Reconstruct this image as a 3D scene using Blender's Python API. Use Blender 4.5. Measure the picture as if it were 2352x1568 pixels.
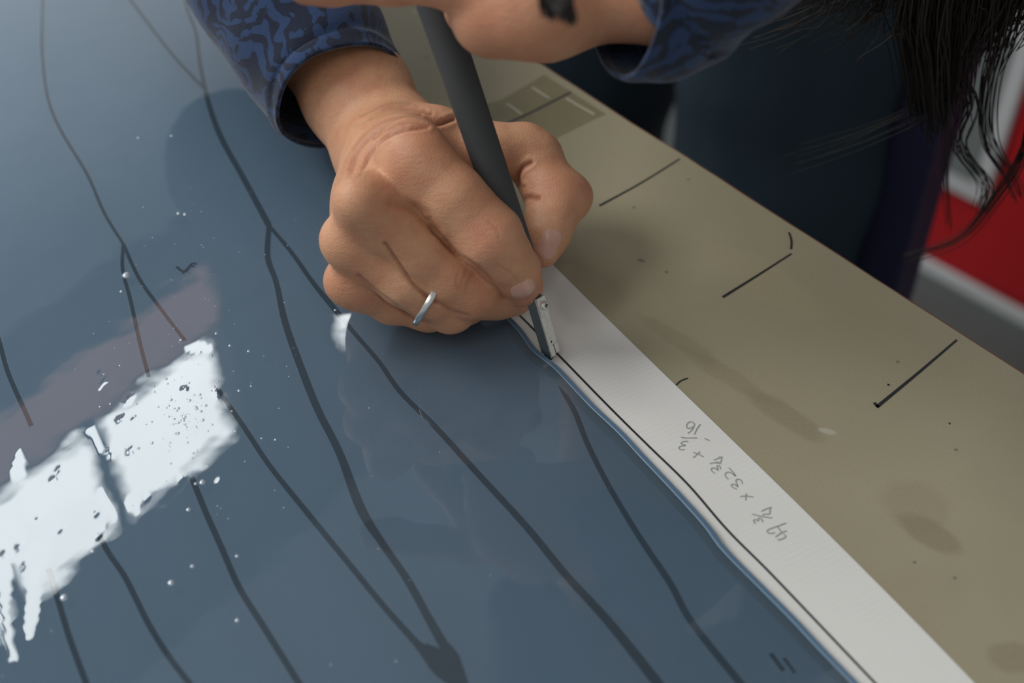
import bpy, math, random
import numpy as np
from mathutils import Vector

for o in list(bpy.data.objects): bpy.data.objects.remove(o)
random.seed(4); rng = np.random.default_rng(4)
SC = bpy.context.scene; COL = SC.collection
Z0 = 0.90                      # bench height; everything is modelled with the bench top at 0 and lifted at the end

# ------------------------------------------------------------------ camera
W, H, FPX, DIST = 2352, 1568, 3063.0, 0.52
TH = math.radians(45)
CAM = np.array([0, -DIST*math.cos(TH), DIST*math.sin(TH)])
RV = np.array([1., 0, 0]); FV = np.array([0, math.cos(TH), -math.sin(TH)]); UV = np.array([0, math.sin(TH), math.cos(TH)])
def ray(x, y): return RV*(x-W/2)/FPX + UV*(H/2-y)/FPX + FV
def P(x, y, h=0.0):            # point of the photograph at height h over the bench
    d = ray(x, y); return CAM + d*((h-CAM[2])/d[2])
def proj(p):
    v = np.asarray(p)-CAM; z = v@FV
    return W/2+FPX*(v@RV)/z, H/2-FPX*(v@UV)/z
cd = bpy.data.cameras.new('camera'); cam = bpy.data.objects.new('camera', cd); COL.objects.link(cam)
cam.location = Vector(CAM); cam.rotation_euler = (math.radians(45), 0, 0)
cd.sensor_width = 36; cd.lens = FPX/W*36; cd.clip_start = .01
cd.dof.use_dof = True; cd.dof.focus_distance = .505; cd.dof.aperture_fstop = cd.lens/7.0
SC.camera = cam
SC.view_settings.view_transform = 'Standard'; SC.view_settings.look = 'None'
SC.view_settings.gamma = 1; SC.view_settings.use_curve_mapping = False
SC.view_settings.exposure = 0.0

# ------------------------------------------------------------------ light
wd = bpy.data.worlds.new('world'); SC.world = wd; wd.use_nodes = True
wd.node_tree.nodes['Background'].inputs[0].default_value = (.92, .97, 1.0, 1)
wd.node_tree.nodes['Background'].inputs[1].default_value = 0.33
def area(name, loc, target, size, energy, col):
    l = bpy.data.lights.new(name, 'AREA'); l.shape = 'RECTANGLE'; l.size, l.size_y = size; l.energy = energy; l.color = col
    o = bpy.data.objects.new(name, l); COL.objects.link(o); o.location = loc
    o.rotation_euler = (Vector(target)-Vector(loc)).to_track_quat('-Z', 'Y').to_euler(); return o
area('window_daylight', (-1.75, .25, 1.75), (0, 0, 0), (1.1, .8), 37, (.97, .99, 1.0))
area('front_fill', (-.5, -1.3, 1.9), (0, .1, 0), (1.4, 1.0), 5, (1.0, .97, .93))  # added fill lamp on the viewer's side, not a roof opening

# ------------------------------------------------------------------ node helpers
class N:
    def __init__(s, name):
        s.m = bpy.data.materials.new(name); s.m.use_nodes = True; s.t = s.m.node_tree; s.t.nodes.clear()
        s.out = s.t.nodes.new('ShaderNodeOutputMaterial')
    def n(s, typ, ins=None, **kw):
        k = s.t.nodes.new('ShaderNode'+typ)
        for a, b in kw.items(): setattr(k, a, b)
        for a, b in (ins or {}).items(): s.set(k, a, b)
        return k
    def set(s, k, a, b):
        if isinstance(b, bpy.types.NodeSocket): s.t.links.new(b, k.inputs[a])
        elif isinstance(b, bpy.types.Node): s.t.links.new(b.outputs[0], k.inputs[a])
        else:
            if isinstance(b, (tuple, list)) and len(b) == 3 and k.inputs[a].type == 'RGBA': b = (*b, 1)
            k.inputs[a].default_value = b
    def math(s, op, a, b=0.0, c=0.0, clamp=False):
        k = s.n('Math', {0: a, 1: b, 2: c}, operation=op); k.use_clamp = clamp; return k.outputs[0]
    def coord(s, scale=(1, 1, 1), rot=(0, 0, 0), loc=(0, 0, 0)):
        tc = s.n('TexCoord'); return s.n('Mapping', {0: tc.outputs['Object'], 1: loc, 2: rot, 3: scale}).outputs[0]
    def noise(s, vec, scale, detail=3, rough=.5, dist=0.0):
        return s.n('TexNoise', {'Vector': vec, 'Scale': scale, 'Detail': detail, 'Roughness': rough, 'Distortion': dist})
    def ramp(s, fac, stops, interp='LINEAR'):
        r = s.n('ValToRGB', {0: fac}); r.color_ramp.interpolation = interp
        el = r.color_ramp.elements
        while len(el) > len(stops): el.remove(el[-1])
        while len(el) < len(stops): el.new(1)
        for e, (p, c) in zip(el, stops):
            e.position = p; e.color = (*c, 1) if isinstance(c, (tuple, list)) else (c, c, c, 1)
        return r.outputs[0]
    def mix(s, fac, a, b, mode='MIX'):
        k = s.n('Mix', data_type='RGBA', blend_type=mode)
        s.set(k, 0, fac); s.set(k, 6, a); s.set(k, 7, b); return k.outputs[2]
    def bump(s, h, strength, dist, normal=None):
        k = s.n('Bump', {'Height': h, 'Strength': strength, 'Distance': dist})
        if normal is not None: s.set(k, 'Normal', normal)
        return k.outputs[0]
    def bsdf(s, **kw):
        k = s.n('BsdfPrincipled')
        for a, b in kw.items():
            s.set(k, {'color': 'Base Color', 'rough': 'Roughness', 'metal': 'Metallic', 'normal': 'Normal', 'spec': 'Specular IOR Level',
                      'sss': 'Subsurface Weight', 'coat': 'Coat Weight', 'sheen': 'Sheen Weight', 'emis': 'Emission Color', 'estr': 'Emission Strength'}[a], b)
        s.t.links.new(k.outputs[0], s.out.inputs[0]); return k
def plain(name, color, rough=.6, metal=0.0, var=.12, scale=60, **kw):
    s = N(name); c = s.coord(); nz = s.noise(c, scale, 4)
    col = s.mix(nz.outputs[0], tuple(v*(1-var) for v in color), tuple(min(1, v*(1+var)) for v in color))
    s.bsdf(color=col, rough=rough, metal=metal, **kw); return s.m

# ------------------------------------------------------------------ object helpers
def tag(o, label=None, cat=None, group=None, kind=None):
    if label: o['label'] = label
    if cat: o['category'] = cat
    if group: o['group'] = group
    if kind: o['kind'] = kind
    return o
def wloc(o):
    v = np.zeros(3)
    while o is not None: v = v+np.array(o.location); o = o.parent
    return v
def empty(name, loc, **kw):
    o = bpy.data.objects.new(name, None); COL.objects.link(o); o.location = Vector(loc); o.empty_display_size = .05
    return tag(o, **kw)
def mesh(name, V, F, mat, parent=None, smooth=False, origin=None, attrs=None, **kw):
    V = np.asarray(V, dtype=float)
    if parent is not None: off = wloc(parent)
    else: off = np.array(origin) if origin is not None else np.array([V[:, 0].mean(), V[:, 1].mean(), V[:, 2].min()])
    me = bpy.data.meshes.new(name)
    me.from_pydata((V-off).tolist(), [], F.tolist() if isinstance(F, np.ndarray) else F)
    if smooth: me.polygons.foreach_set('use_smooth', [True]*len(me.polygons))
    for k, a in (attrs or {}).items():
        if a.ndim == 1: at = me.attributes.new(k, 'FLOAT', 'POINT'); at.data.foreach_set('value', a.astype(np.float32))
        else: at = me.attributes.new(k, 'FLOAT_VECTOR', 'POINT'); at.data.foreach_set('vector', a.astype(np.float32).ravel())
    me.materials.append(mat); me.update()
    o = bpy.data.objects.new(name, me); COL.objects.link(o)
    if parent is not None: o.parent = parent
    else: o.location = Vector(off)
    return tag(o, **kw)
def box(c, size, R=None):
    """eight corners + faces of a box; R columns are the local axes"""
    c = np.asarray(c, float); s = np.asarray(size)/2
    R = np.eye(3) if R is None else np.asarray(R)
    V = [c+R@(s*np.array([i, j, k])) for i in (-1, 1) for j in (-1, 1) for k in (-1, 1)]
    return V, [(0, 1, 3, 2), (4, 6, 7, 5), (0, 4, 5, 1), (2, 3, 7, 6), (0, 2, 6, 4), (1, 5, 7, 3)]
def bevel(o, w, seg=2):
    m = o.modifiers.new('bevel', 'BEVEL'); m.width = w; m.segments = seg; m.limit_method = 'ANGLE'; return o
def spline(pts, n=8, closed=False):
    p = np.asarray(pts, float)
    q = np.vstack([p[-1], p, p[:2]]) if closed else np.vstack([2*p[0]-p[1], p, 2*p[-1]-p[-2]])
    out = []
    for i in range(1, len(q)-2):
        a, b, c, d = q[i-1:i+3]
        for t in np.linspace(0, 1, n, endpoint=False):
            out.append(.5*((2*b)+(c-a)*t+(2*a-5*b+4*c-d)*t*t+(-a+3*b-3*c+d)*t**3))
    if not closed: out.append(q[-2])
    return np.array(out)
def ribbon(px, w, z, n=6):
    """flat drawn line through picture points lying on the plane z; widths w in metres (scalar or per point)"""
    px = np.asarray(px, float); w = np.full(len(px), w) if np.isscalar(w) else np.asarray(w)
    s = spline(np.column_stack([px, w*1e5]), n)
    pts = np.array([P(a, b, z) for a, b, _ in s]); ww = s[:, 2]/1e5
    t = np.gradient(pts, axis=0); t /= np.linalg.norm(t, axis=1)[:, None]+1e-12
    nn = np.column_stack([-t[:, 1], t[:, 0], 0*t[:, 0]])
    V = np.vstack([pts+nn*ww[:, None]/2, pts-nn*ww[:, None]/2]); k = len(pts)
    return V, [(i, i+1, k+i+1, k+i) for i in range(k-1)]
def join(parts):
    V, F = [], []
    for v, f in parts:
        b = len(V); V += [tuple(x) for x in v]; F += [tuple(i+b for i in q) for q in f]
    return np.array(V), F
def slab(poly, z0, z1):
    """prism from a closed polygon of xy points"""
    n = len(poly); V = [(p[0], p[1], z0) for p in poly]+[(p[0], p[1], z1) for p in poly]
    return np.array(V), [tuple(range(n-1, -1, -1)), tuple(range(n, 2*n))]+[(i, (i+1) % n, n+(i+1) % n, n+i) for i in range(n)]
def tube(pts, rad, seg=16, flat=1.0, up=(0, 0, 1), caps=True, fold=None):
    pts = np.asarray(pts, float); rad = np.full(len(pts), rad) if np.isscalar(rad) else np.asarray(rad)
    t = np.gradient(pts, axis=0); t /= np.linalg.norm(t, axis=1)[:, None]
    V = []; u = np.asarray(up, float)
    for i in range(len(pts)):
        a = np.cross(t[i], u); a /= np.linalg.norm(a); b = np.cross(a, t[i])
        for j in range(seg):
            an = 2*math.pi*j/seg; r = rad[i]*(1 if fold is None else fold(i, an))
            V.append(pts[i]+r*(math.cos(an)*a+flat*math.sin(an)*b))
    F = [(i*seg+j, i*seg+(j+1) % seg, (i+1)*seg+(j+1) % seg, (i+1)*seg+j) for i in range(len(pts)-1) for j in range(seg)]
    if caps: F += [tuple(range(seg-1, -1, -1)), tuple((len(pts)-1)*seg+j for j in range(seg))]
    return np.array(V), F

# ------------------------------------------------------------------ implicit surfaces for bodies
def smin(a, b, k):
    h = np.maximum(k-np.abs(a-b), 0)/k; return np.minimum(a, b)-h*h*k*.25
def cap(X, a, b, ra, rb):
    ab = b-a; t = np.clip(((X-a)@ab)/max(ab@ab, 1e-12), 0, 1)
    return np.linalg.norm(X-(a+t[:, None]*ab), axis=1)-(ra+(rb-ra)*t)
class Body:
    """groups: list of (list of chains, k inside group); groups are joined in order with their own k"""
    def __init__(s): s.groups = []
    def add(s, chains, kin, kbetween, kjoin): s.groups.append((chains, kin, kbetween, kjoin))
    def f(s, X, margin=None):
        X = np.ascontiguousarray(X); tot = None
        for chains, kin, kb, kj in s.groups:
            g = np.full(len(X), 1.0)
            for ch in chains:
                c = np.full(len(X), 1.0)
                segs = list(zip(ch, ch[1:])) if len(ch) > 1 else [(ch[0], ch[0])]
                for (a, ra), (b, rb) in segs:
                    m = margin or .5; R = max(ra, rb)+m
                    lo = np.minimum(a, b)-R; hi = np.maximum(a, b)+R
                    I = np.where(((X > lo) & (X < hi)).all(1))[0]
                    if len(I): c[I] = smin(c[I], cap(X[I], a, b, ra, rb), kin)
                g = smin(g, c, kb)
            tot = g if tot is None else smin(tot, g, kj)
        return tot
    def grad(s, X, e=2e-4):
        G = np.stack([(s.f(X+d)-s.f(X-d)) for d in np.eye(3)*e], 1); return G/(np.linalg.norm(G, axis=1)[:, None]+1e-12)
    def polygonise(s, h, iters=2):
        pts = [(p, r) for g in s.groups for ch in g[0] for p, r in ch]
        lo = np.min([p-r for p, r in pts], 0)-3*h; hi = np.max([p+r for p, r in pts], 0)+3*h
        n = np.ceil((hi-lo)/h).astype(int)+1
        xs = [lo[i]+h*np.arange(n[i]) for i in range(3)]
        Fv = np.empty(n, np.float32)
        YZ = np.stack(np.meshgrid(xs[1], xs[2], indexing='ij'), -1).reshape(-1, 2)
        for i0 in range(0, n[0], 24):
            xx = xs[0][i0:i0+24]
            X = np.concatenate([np.repeat(xx, len(YZ))[:, None], np.tile(YZ, (len(xx), 1))], 1)
            Fv[i0:i0+24] = s.f(X, margin=.012 if h < .004 else .08).reshape(len(xx), n[1], n[2])
        ins = Fv < 0
        c = np.zeros(n-1, int); off = [(i, j, k) for i in (0, 1) for j in (0, 1) for k in (0, 1)]
        for (i, j, k) in off: c += ins[i:n[0]-1+i, j:n[1]-1+j, k:n[2]-1+k]
        act = (c > 0) & (c < 8); idx = np.argwhere(act); vid = -np.ones(n-1, int); vid[act] = np.arange(len(idx))
        acc = np.zeros((len(idx), 3)); cnt = np.zeros(len(idx))
        for a in off:
            for ax in range(3):
                if a[ax] == 1: continue
                b = list(a); b[ax] = 1
                ia = idx+np.array(a); ib = idx+np.array(b)
                fa = Fv[ia[:, 0], ia[:, 1], ia[:, 2]]; fb = Fv[ib[:, 0], ib[:, 1], ib[:, 2]]
                m = (fa < 0) != (fb < 0); t = np.where(m, fa/np.where(m, fa-fb, 1), 0)
                p = np.array(a, float)[None].repeat(len(idx), 0); p[:, ax] += t
                acc[m] += p[m]; cnt[m] += 1
        V = lo+h*(idx+acc/cnt[:, None])
        F = []
        for ax in range(3):
            sl0 = [slice(None)]*3; sl1 = [slice(None)]*3; sl0[ax] = slice(0, -1); sl1[ax] = slice(1, None)
            e = np.argwhere(ins[tuple(sl0)] != ins[tuple(sl1)]); u, v = (ax+1) % 3, (ax+2) % 3
            e = e[(e[:, u] > 0) & (e[:, v] > 0)]
            fl = ins[e[:, 0], e[:, 1], e[:, 2]]
            def q(du, dv):
                k = e.copy(); k[:, u] -= du; k[:, v] -= dv; k = np.minimum(k, np.array(n)-2); return vid[k[:, 0], k[:, 1], k[:, 2]]
            Q = np.stack([q(1, 1), q(0, 1), q(0, 0), q(1, 0)], 1); Q[~fl] = Q[~fl][:, ::-1]; F.append(Q)
        F = np.vstack(F); F = F[(F >= 0).all(1)]
        for _ in range(iters):
            V = V-s.grad(V)*s.f(V)[:, None]
        return V, F
    def trace(s, x, y):
        d = ray(x, y); d /= np.linalg.norm(d); t = .05
        for _ in range(200):
            v = s.f((CAM+d*t)[None])[0]
            if v < 2e-5: break
            t += v*.9
        return CAM+d*t

# ------------------------------------------------------------------ materials
def bench_material():
    s = N('hardboard'); c = s.coord()
    big = s.noise(c, 9, 4).outputs[0]; med = s.noise(c, 70, 5, .6).outputs[0]; fine = s.noise(c, 900, 2).outputs[0]
    col = s.mix(big, (.275, .235, .145), (.34, .30, .20))
    col = s.mix(s.math('MULTIPLY', med, .45), col, (.25, .215, .125))
    # stains and smudges worn into the board (object space)
    sep = s.n('SeparateXYZ', {0: c}); dn = s.noise(c, 45, 3)
    def blob(px, py, rx, ry, ang, strength, colr):
        nonlocal col
        p = P(px, py)-BENCH_O; ca, sa = math.cos(ang), math.sin(ang)
        dx = s.math('SUBTRACT', sep.outputs[0], float(p[0])); dy = s.math('SUBTRACT', sep.outputs[1], float(p[1]))
        u = s.math('DIVIDE', s.math('ADD', s.math('MULTIPLY', dx, ca), s.math('MULTIPLY', dy, sa)), rx)
        v = s.math('DIVIDE', s.math('SUBTRACT', s.math('MULTIPLY', dy, ca), s.math('MULTIPLY', dx, sa)), ry)
        r = s.math('SQRT', s.math('ADD', s.math('MULTIPLY', u, u), s.math('MULTIPLY', v, v)))
        r = s.math('ADD', r, s.math('MULTIPLY', s.math('SUBTRACT', dn.outputs[0], .5), 1.3))
        k = s.n('MapRange', {0: r, 1: .75, 2: 1.15, 3: strength, 4: 0.0}).outputs[0]
        col = s.mix(k, col, colr)
    dk = (.17, .135, .07)
    blob(2135, 1225, .012, .0055, -.6, .55, dk); blob(2100, 1160, .012, .012, 0, .25, dk)
    blob(1800, 950, .016, .005, -.8, .45, dk); blob(1670, 860, .020, .004, -.75, .35, dk)
    blob(1560, 780, .020, .004, -.75, .3, dk); blob(2330, 1510, .008, .006, 0, .5, dk)
    blob(1900, 990, .003, .0012, -.3, .55, (.5, .48, .40)); blob(1473, 598, .0018, .001, -.4, .8, (.08, .05, .03))
    blob(1780, 660, .03, .01, -.8, .25, (.36, .30, .15)); blob(2000, 1420, .03, .02, .5, .2, (.22, .18, .11))
    speck = s.n('TexVoronoi', {'Vector': c, 'Scale': 85.0}, feature='F1')
    rnd = s.n('SeparateColor', {0: speck.outputs['Color']})
    k = s.math('MULTIPLY', s.math('LESS_THAN', speck.outputs['Distance'], .07), s.math('GREATER_THAN', rnd.outputs[0], .72))
    col = s.mix(s.math('MULTIPLY', k, .75), col, (.09, .07, .04))
    k = s.math('MULTIPLY', s.math('LESS_THAN', speck.outputs['Distance'], .09), s.math('LESS_THAN', rnd.outputs[0], .06))
    col = s.mix(s.math('MULTIPLY', k, .6), col, (.55, .52, .42))
    col = s.mix(s.math('MULTIPLY', fine, .35), col, (.40, .36, .26))
    s.bsdf(color=col, rough=s.math('ADD', s.math('MULTIPLY', med, .25), .34), spec=.45, normal=s.bump(fine, .15, .0003)); return s.m
def skin_material():
    s = N('skin'); c = s.coord()
    big = s.noise(c, 38, 3).outputs[0]; med = s.noise(c, 130, 4, .6).outputs[0]
    col = s.mix(s.ramp(big, [(.35, 0.0), (.68, 1.0)]), (.56, .270, .145), (.66, .360, .205))
    col = s.mix(s.math('MULTIPLY', s.ramp(med, [(.42, 0.0), (.75, 1.0)]), .5), col, (.50, .185, .105))
    red = s.n('Attribute', attribute_name='red'); col = s.mix(red.outputs['Fac'], col, (.56, .20, .125))
    gr = s.n('Attribute', attribute_name='crease_shade'); col = s.mix(s.math('MULTIPLY', gr.outputs['Fac'], .72), col, (.24, .07, .035))  # shade in the creases is put into the skin colour
    vo = s.n('TexVoronoi', {'Vector': s.coord((1, 1, 1)), 'Scale': 900.0}, feature='DISTANCE_TO_EDGE')
    st = s.noise(s.coord((1, 2.6, 2.6), (0, 0, .9)), 260, 3).outputs[0]
    hh = s.math('ADD', s.math('MULTIPLY', s.math('MINIMUM', vo.outputs[0], .2), 1.6), s.math('MULTIPLY', st, 1.2))
    b = s.bsdf(color=col, rough=s.math('ADD', .42, s.math('MULTIPLY', med, .15)), spec=.42, sss=.16, normal=s.bump(hh, .55, .00035))
    b.inputs['Subsurface Radius'].default_value = (1, .35, .2); b.inputs['Subsurface Scale'].default_value = .0045
    return s.m
def shirt_material():
    s = N('patterned_jersey'); c = s.coord()
    w = s.noise(c, 46, 2, .4)
    v = s.n('VectorMath', {0: c, 1: s.n('VectorMath', {0: w.outputs['Color'], 1: (.030, .030, .030)}, operation='MULTIPLY').outputs[0]}, operation='ADD').outputs[0]
    wave = s.n('TexWave', {'Vector': v, 'Scale': 52.0, 'Distortion': 10.0, 'Detail': 1.4, 'Detail Scale': 1.1, 'Detail Roughness': .4}, wave_type='RINGS', rings_direction='SPHERICAL')
    n2 = s.noise(v, 125, 1, .4, 1.2).outputs[0]
    a = s.math('MULTIPLY', wave.outputs[1] if False else wave.outputs['Fac'], 1.0)
    mask = s.ramp(s.math('ADD', s.math('MULTIPLY', a, .26), s.math('MULTIPLY', n2, .95)), [(.605, 0.0), (.635, 1.0)])
    knit = s.noise(c, 1500, 2).outputs[0]
    col = s.mix(mask, (.009, .010, .018), (.021, .044, .108))
    col = s.mix(s.math('MULTIPLY', knit, .3), col, (.05, .08, .16))
    s.bsdf(color=col, rough=.9, spec=.15, sheen=.2, normal=s.bump(knit, .5, .0004)); return s.m
def glass_material():
    s = N('blue_opal_glass'); c = s.coord()
    at = s.n('Attribute', attribute_name='ripple'); geo = s.n('NewGeometry')
    n1 = s.noise(c, 130, 1, .4); n2 = s.noise(c, 42, 2, .5)
    def cen(nz, k): return s.n('VectorMath', {0: s.n('VectorMath', {0: nz.outputs['Color'], 1: (.5, .5, .5)}, operation='SUBTRACT').outputs[0], 1: (k, k, 0)}, operation='MULTIPLY').outputs[0]
    add = s.n('VectorMath', {0: cen(n1, .0035), 1: cen(n2, .007)}, operation='ADD').outputs[0]
    add = s.n('VectorMath', {0: add, 1: at.outputs['Vector']}, operation='ADD').outputs[0]
    nrm = s.n('VectorMath', {0: s.n('VectorMath', {0: geo.outputs['Normal'], 1: add}, operation='ADD').outputs[0]}, operation='NORMALIZE').outputs[0]
    tone = s.noise(c, 7, 2).outputs[0]
    dif = s.n('BsdfDiffuse', {'Color': s.mix(tone, (.125, .185, .24), (.155, .205, .25))})
    tr = s.n('BsdfTransparent', {'Color': (.46, .565, .66, 1)})
    body = s.n('MixShader', {0: .75, 1: dif.outputs[0], 2: tr.outputs[0]})
    fr = s.n('Fresnel', {'IOR': 1.52, 'Normal': nrm}); gl = s.n('BsdfGlossy', {'Color': (1, 1, 1, 1), 'Roughness': .004, 'Normal': nrm})
    mx = s.n('MixShader', {0: fr.outputs[0], 1: body.outputs[0], 2: gl.outputs[0]})
    s.t.links.new(mx.outputs[0], s.out.inputs[0]); return s.m
def paper_material():
    s = N('ruled_paper')
    a = P(1345, 864)-P(1437, 826); ang = math.atan2(a[1], a[0])
    c = s.coord((1, 1, 1), (0, 0, -ang)); sep = s.n('SeparateXYZ', {0: c})
    nz = s.noise(s.coord(), 500, 3).outputs[0]
    y = s.math('ADD', sep.outputs[1], s.math('MULTIPLY', s.noise(s.coord(), 25, 1).outputs[0], .0006))
    fr = s.math('FRACT', s.math('MULTIPLY', y, 1/.0021))
    line = s.math('MULTIPLY', s.math('LESS_THAN', fr, .11), s.ramp(s.noise(s.coord((1, 1, 1)), 60, 3).outputs[0], [(.35, .15), (.65, .75)]))
    col = s.mix(s.math('MULTIPLY', line, .45), (.70, .68, .64), (.43, .47, .55))
    col = s.mix(s.math('MULTIPLY', nz, .12), col, (.58, .55, .50))
    s.bsdf(color=col, rough=.7, spec=.2); return s.m
def grip_material():
    s = N('knurled_rubber'); u = s.n('Attribute', attribute_name='uvw'); sep = s.n('SeparateXYZ', {0: u.outputs['Vector']})
    k = 2*math.pi
    a = s.math('SINE', s.math('MULTIPLY', s.math('ADD', s.math('MULTIPLY', sep.outputs[1], 1/.0009), s.math('MULTIPLY', sep.outputs[0], 44.0)), k))
    b = s.math('SINE', s.math('MULTIPLY', s.math('SUBTRACT', s.math('MULTIPLY', sep.outputs[1], 1/.0009), s.math('MULTIPLY', sep.outputs[0], 44.0)), k))
    h = s.math('MULTIPLY', a, b)
    s.bsdf(color=s.mix(s.ramp(h, [(.3, 0.0), (.9, 1.0)]), (.045, .050, .055), (.17, .168, .16)), rough=.5, spec=.4, normal=s.bump(h, .5, .0003)); return s.m
def denim_material():
    s = N('denim'); c = s.coord(); w = s.n('TexWave', {'Vector': c, 'Scale': 260.0, 'Distortion': 1.0})
    n = s.noise(s.coord((1, 1, .25)), 30, 4).outputs[0]
    col = s.mix(n, (.014, .023, .030), (.030, .048, .062))
    s.bsdf(color=s.mix(s.math('MULTIPLY', w.outputs['Fac'], .25), col, (.06, .09, .12)), rough=.9, spec=.15); return s.m
def floor_material():
    s = N('concrete_floor'); c = s.coord(); n = s.noise(c, 5, 6, .6).outputs[0]
    s.bsdf(color=s.mix(n, (.075, .088, .085), (.12, .135, .13)), rough=.6); return s.m
M_skin, M_shirt, M_glass, M_paper, M_grip, M_denim = skin_material(), shirt_material(), glass_material(), paper_material(), grip_material(), denim_material()
M_ink = plain('black_ink', (.018, .016, .020), .5); M_draw = plain('drawn_line', (.010, .016, .026), .7)
M_pencil = plain('pencil_graphite', (.30, .30, .28), .6, var=.3, scale=900)
M_sheet = plain('pattern_paper', (.82, .84, .86), .8, var=.04, scale=8)
M_steel = plain('lit_worn_steel', (.74, .71, .65), .42, .65, var=.25, scale=700)
M_shadesteel = plain('shaded_steel', (.34, .36, .34), .3, 1.0, var=.15, scale=300)  # shaded copy of the head steel; the plate steel above is its lit copy
M_silver = plain('ring_silver', (.80, .79, .77), .25, 1.0, var=.05)
M_nail = plain('fingernail', (.64, .355, .265), .32, var=.10, scale=120, coat=.3)
M_hair = plain('dark_brown_hair', (.011, .0065, .0045), .6)
M_wall = plain('painted_wall', (.30, .29, .27), .8, scale=3)
M_wood = plain('red_brown_edge', (.16, .055, .03), .6, var=.3, scale=40)
M_frame = plain('window_frame', (.25, .21, .18), .6)
M_red = plain('red_enamel', (.50, .010, .014), .5, scale=4)
M_white = plain('white_board', (.62, .62, .62), .6, scale=10); M_grey = plain('grey_panel', (.20, .215, .21), .6)
M_navy = plain('navy_paint', (.008, .008, .035), .5)

# ------------------------------------------------------------------ the room
mesh('floor', *slab([(-3, -2.2), (3.4, -2.2), (3.4, 5), (-3, 5)], -Z0-.05, -Z0), floor_material(), kind='structure')
def rhit(x, y, p0, n):
    d = ray(x, y); o = P(x, y); d = d*np.array([1, 1, -1]); return o+d*(((np.array(p0)-o)@n)/(d@n))
WA = np.array([-.982, 1.736, 0.]); WE = np.array([.607, .794, 0]); WE /= np.linalg.norm(WE); WN = np.array([WE[1], -WE[0], 0]); WR = np.column_stack([WE, WN, [0, 0, 1]])
def wall_box(s0, s1, z0, z1, d0, d1):       # a block in the wall's own frame: along, height, distance in front of the wall face
    return box(WA+WE*(s0+s1)/2+WN*(d0+d1)/2+np.array([0, 0, (z0+z1)/2]), (s1-s0, d1-d0, z1-z0), WR)
panes = [(-.72, -.365), (-.315, -.045), (0.005, .355), (.41, .98), (1.03, 1.30)]
S0, S1, ZT, HB, HT = -1.9, 3.2, 3.0, 2.01, 2.39
LW0, LW1, LZ0, LZ1 = -1.7, 1.35, .35, 1.72
mesh('wall_back', *join([wall_box(S0, S1, -Z0, LZ0, -.12, 0), wall_box(S0, LW0, LZ0, LZ1, -.12, 0), wall_box(LW1, S1, LZ0, LZ1, -.12, 0), wall_box(S0, S1, LZ1, 1.80, -.12, 0),
     wall_box(S0, S1, HT, ZT, -.12, 0), wall_box(S0, panes[0][0], 1.8, HT, -.12, 0), wall_box(panes[-1][1], S1, 1.8, HT, -.12, 0)]), M_wall, kind='structure')
def emitter(name, col, st):
    s = N(name); n = s.noise(s.coord(), 6, 3).outputs[0]; e = s.n('Emission', {0: s.mix(n, tuple(c*.85 for c in col), col), 1: st}); s.t.links.new(e.outputs[0], s.out.inputs[0]); return s.m
M_day = emitter('daylight_pane', (.95, 1.0, 1.0), 14.5); 
def glow_mat():  # made-up glow for the glass to mirror, brighter towards the bottom
    s = N('glow_panel'); sp = s.n('SeparateXYZ', {0: s.coord()}); n = s.noise(s.coord(), 3, 2).outputs[0]
    k = s.n('MapRange', {0: s.math('ADD', sp.outputs[2], s.math('MULTIPLY', n, .3)), 1: .55, 2: 1.4, 3: 1.7, 4: .35}).outputs[0]
    e = s.n('Emission', {0: (.93, .97, 1.0, 1), 1: k}); s.t.links.new(e.outputs[0], s.out.inputs[0]); return s.m
M_glow_panel = glow_mat(); M_glow_band = emitter('glowing_tan_band', (1.0, .60, .50), 1.5)  # tan band carries its own glow to imitate a lit surface
wi = empty('window_1', WA+np.array([0, 0, 1.8]), kind='structure')
for a, b in panes: mesh('pane', *wall_box(a, b, HB, HT, -.012, -.002), M_day, wi)
for a, b in zip([panes[0][0]-.05]+[p[1] for p in panes], [p[0] for p in panes]+[panes[-1][1]+.05]):
    mesh('mullion', *wall_box(a, b, HB, HT, -.11, 0), M_frame, wi)
mesh('lower_band', *wall_box(panes[0][0], .40, 1.80, HB-.015, -.02, -.005), M_glow_band, wi, label='tan strip below the panes, given its own glow')
mesh('lower_band', *wall_box(.42, panes[-1][1], 1.80, HB-.015, -.02, -.005), M_frame, wi)
mesh('sill', *wall_box(panes[0][0]-.03, panes[-1][1]+.03, HB-.015, HB, -.11, .01), M_frame, wi)
# added cover over the fourth pane, shaped to pass one narrow wedge of daylight
q = [rhit(x, y, WA, WN) for x, y in [(750, 700), (812, 708), (797, 802), (776, 798)]]
sq = [((p-WA)@WE, p[2]) for p in q]
dep = .02
def mask_plate(poly):
    V = [WA+WE*a+WN*d+np.array([0, 0, b]) for d in (dep, dep+.004) for a, b in poly]; n = len(poly)
    return np.array(V), [tuple(range(n)), tuple(range(2*n-1, n-1, -1))]+[(i, n+i, n+(i+1) % n, (i+1) % n) for i in range(n)]
L0, R0, lo_, hi_ = panes[3][0]-.03, panes[4][1]+.05, HB-.03, HT+.05
mesh('wedge_mask', *mask_plate([(L0, lo_), (sq[0][0], lo_), (sq[0][0], sq[0][1]), (sq[3][0], sq[3][1]), (sq[3][0], hi_), (L0, hi_)]), M_wall, wi)
mesh('wedge_mask', *mask_plate([(R0, lo_), (R0, hi_), (sq[2][0], hi_), (sq[2][0], sq[2][1]), (sq[1][0], sq[1][1]), (sq[1][0], lo_)]), M_wall, wi)
mesh('wedge_mask', *mask_plate([(sq[0][0], lo_), (sq[1][0], lo_), (sq[1][0], sq[1][1]), (sq[0][0], sq[0][1])]), M_wall, wi)
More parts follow.
